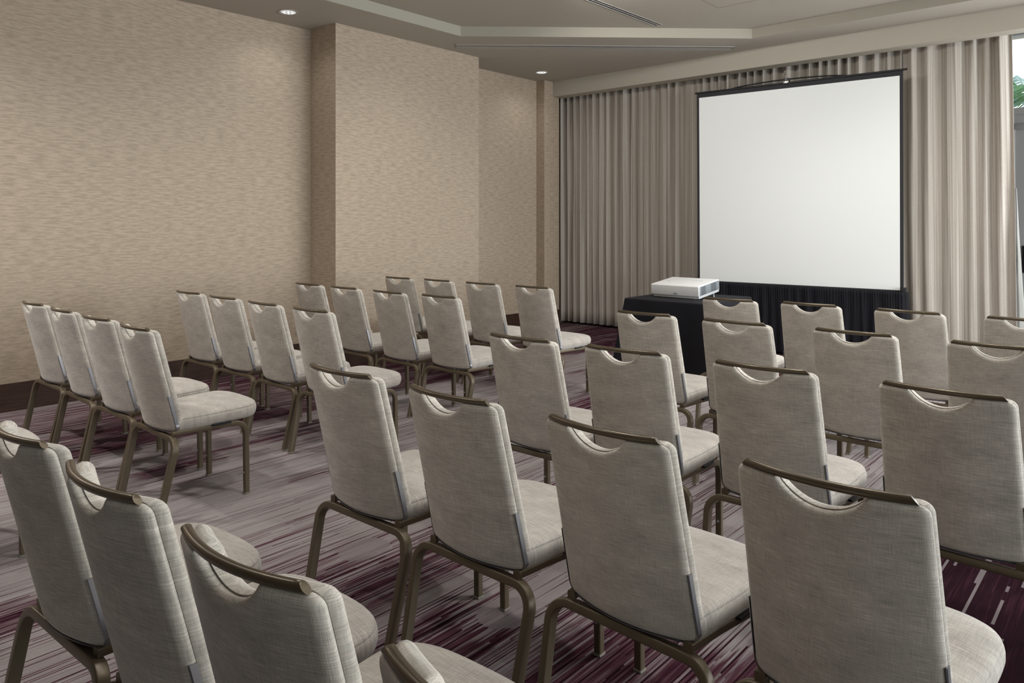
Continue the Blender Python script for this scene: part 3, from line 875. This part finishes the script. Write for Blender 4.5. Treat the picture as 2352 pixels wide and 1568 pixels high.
# ------------------------------------------------------------------ palm outside the transom
def palm(x, y, zc, seed, label):
    rr = random.Random(seed)
    t = empty('palm', (x, y, -.02)); tag(t, label, 'palm', 'palms outside the window')
    m = MB().tube([(0, 0, 0), (.04, .02, zc * .5), (0, 0, zc)], [.11, .09, .07], 12)
    obj('trunk', m.mesh('trunk', plain('palm bark', (.16, .12, .08, 1), .9)), t)
    for k in range(16):
        az = 2 * pi * k / 16 + rr.uniform(-.2, .2); el = rr.uniform(-.1, 1.25); L = rr.uniform(.75, 1.05)
        m = MB(); d = Vector((cos(az), sin(az), 0)); sd = Vector((-sin(az), cos(az), 0)); pts = []
        for i in range(13):
            s_ = i / 12 * L; ee = el - 1.5 * s_ * s_ * .8
            pts.append(Vector((0, 0, zc)) + d * s_ * cos(el) + Vector((0, 0, s_ * sin(el) - .45 * s_ * s_)))
        m.tube(pts, [.012 * (1 - .8 * i / 12) for i in range(13)], 6)
        for i in range(2, 13):
            for s2 in (-1, 1):
                l = .26 * sin(pi * i / 13.5) + .05; tp = pts[i] + sd * s2 * l * .8 + d * l * .6 + Vector((0, 0, -.06 - rr.uniform(0, .06)))
                b = (pts[i] - pts[i - 1]) * .35
                m.add([pts[i] - b, pts[i] + b, tp, pts[i] * .5 + tp * .5 + Vector((0, 0, .018))], [(0, 1, 3), (1, 2, 3), (0, 3, 2)])
        obj('frond', m.mesh('frond', M_palm[k % 2], True), t)
def leafm(n, a, b):
    m = N(n, .5, 0, .4); m.base(m.mix(m.noise(m.coords(), 9, 2), a, b)); return m.m
M_palm = [leafm('green palm leaf', (.05, .14, .05, 1), (.13, .27, .11, 1)), leafm('blue green palm leaf', (.13, .22, .21, 1), (.26, .38, .36, 1))]
palm(-1.38, 11.9, 3.02, 5, 'blue green palm seen through the transom glass beyond the curtain edge')

# ------------------------------------------------------------------ light
W = bpy.data.worlds.new('world'); S.world = W; W.use_nodes = True
bg = W.node_tree.nodes['Background']; bg.inputs[0].default_value = (.93, .97, 1, 1); bg.inputs[1].default_value = 1.6

def area(name, loc, rot, sx, sy, power, col=(1, 1, 1), spread=180):
    l = bpy.data.lights.new(name, 'AREA'); l.shape = 'RECTANGLE'; l.size = sx; l.size_y = sy
    l.energy = power; l.color = col; l.spread = radians(spread)
    o = bpy.data.objects.new(name, l); C.objects.link(o); o.location = loc; o.rotation_euler = rot; return o
# sky light entering through the right-hand windows and the glazed front doors
DAY = (.93, .97, 1.)
for (a, b), pw in zip(WIN, (2, 20, 270)):
    area('day_or_fill_light', (XR - .02, (a + b) / 2, 1.45), (0, pi / 2, 0), 2.1, b - a - .1, pw, DAY)
area('day_or_fill_light', (2.3, YF - .12, 1.6), (-pi / 2, 0, 0), 4.4, 2.9, 190, DAY)
area('day_or_fill_light', (-5.3, -7.32, 1.2), (pi / 2, 0, 0), 1.5, 2.2, 45, DAY)  # unseen corridor fill, added to brighten the left chair backs
# soffit downlights follow the seen spacing; tray lamps are unseen, added for brightness
def lamp(x, y, z, pw, rad=.09, cone=150, blend=.9, tilt_=0, fwd=0):
    l = bpy.data.lights.new('downlight_or_fill_lamp', 'SPOT'); l.energy = pw; l.spot_size = radians(cone); l.spot_blend = blend
    l.shadow_soft_size = rad; l.color = (1, .97, .925)
    o = bpy.data.objects.new('downlight_or_fill_lamp', l); C.objects.link(o); o.location = (x, y, z - .03); o.rotation_euler = (radians(fwd), radians(tilt_), 0)
for x, y, lb in DL: lamp(x, y, ZC, 7)
for x, y, z, pw, cone, lb in ((-6.22, .05, ZC, 210, 150, 'soffit downlight beside the wallpapered wall, abreast of the back row'), (-4.0, .2, ZT, 60, 115, 'added unseen tray lamp over the back row of the wall block'), (-2.9, .3, ZT, 50, 115, 'added unseen tray lamp over the aisle near the back row'),  # soffit one follows the seen spacing, strengthened to light left chair backs
        (-4.35, 1.3, ZT, 64, 110, 'added unseen tray lamp over the fourth row of the wall block'), (-4.35, 3.1, ZT, 74, 110, 'added unseen tray lamp over the second row of the wall block'),
        (-4.5, 4.9, ZT, 52, 110, 'added unseen tray lamp over the front row of the wall block'), (-2.3, 2.2, ZT, 60, 125, 'added unseen tray lamp over the aisle near the fourth row'),
        (-1.1, 2.9, ZT, 75, 125, 'added unseen tray lamp over the third row of the screen block'), (-3.8, 5.15, ZT, 85, 138, 'added unseen tray lamp over the front of the aisle'), (-2.4, 4.2, ZT, 85, 134, 'added unseen tray lamp over the aisle near the front rows'), (-2.3, 6.2, ZT, 80, 140, 'added unseen tray lamp between the projector table and the screen'),
        (-.4, 4.4, ZT, 45, 135, 'added unseen tray lamp over the front right seats'), (-.3, 6.6, ZT, 45, 140, 'added unseen tray lamp in front of the curtain right of the screen'),
        (-1.3, 7.25, ZT, 26, 150, 'added unseen tray lamp close to the curtain fascia right of the screen'), (1.8, 4.4, ZT, 30, 135, 'added unseen tray lamp at the window side, nearer'), (1.8, 6.6, ZT, 80, 135, 'added unseen tray lamp at the window side, farther')):
    downlight(x, y, z, lb)  # tray fixtures only dress the added spots, out of view
    lamp(x, y, z, pw, .09, cone, 1., 24 if cone == 110 else 0, {138: 52, 134: 45}.get(cone, 0))

# ------------------------------------------------------------------ colour management
vs = S.view_settings
S.display_settings.display_device = 'sRGB'
vs.view_transform = 'Standard'; vs.look = 'None'; vs.gamma = 1; vs.use_curve_mapping = False
vs.exposure = .65
S.cycles.max_bounces = 8; S.cycles.diffuse_bounces = 5; S.cycles.glossy_bounces = 3; S.cycles.transparent_max_bounces = 8
S.cycles.sample_clamp_indirect = 4; S.cycles.caustics_reflective = False; S.cycles.caustics_refractive = False
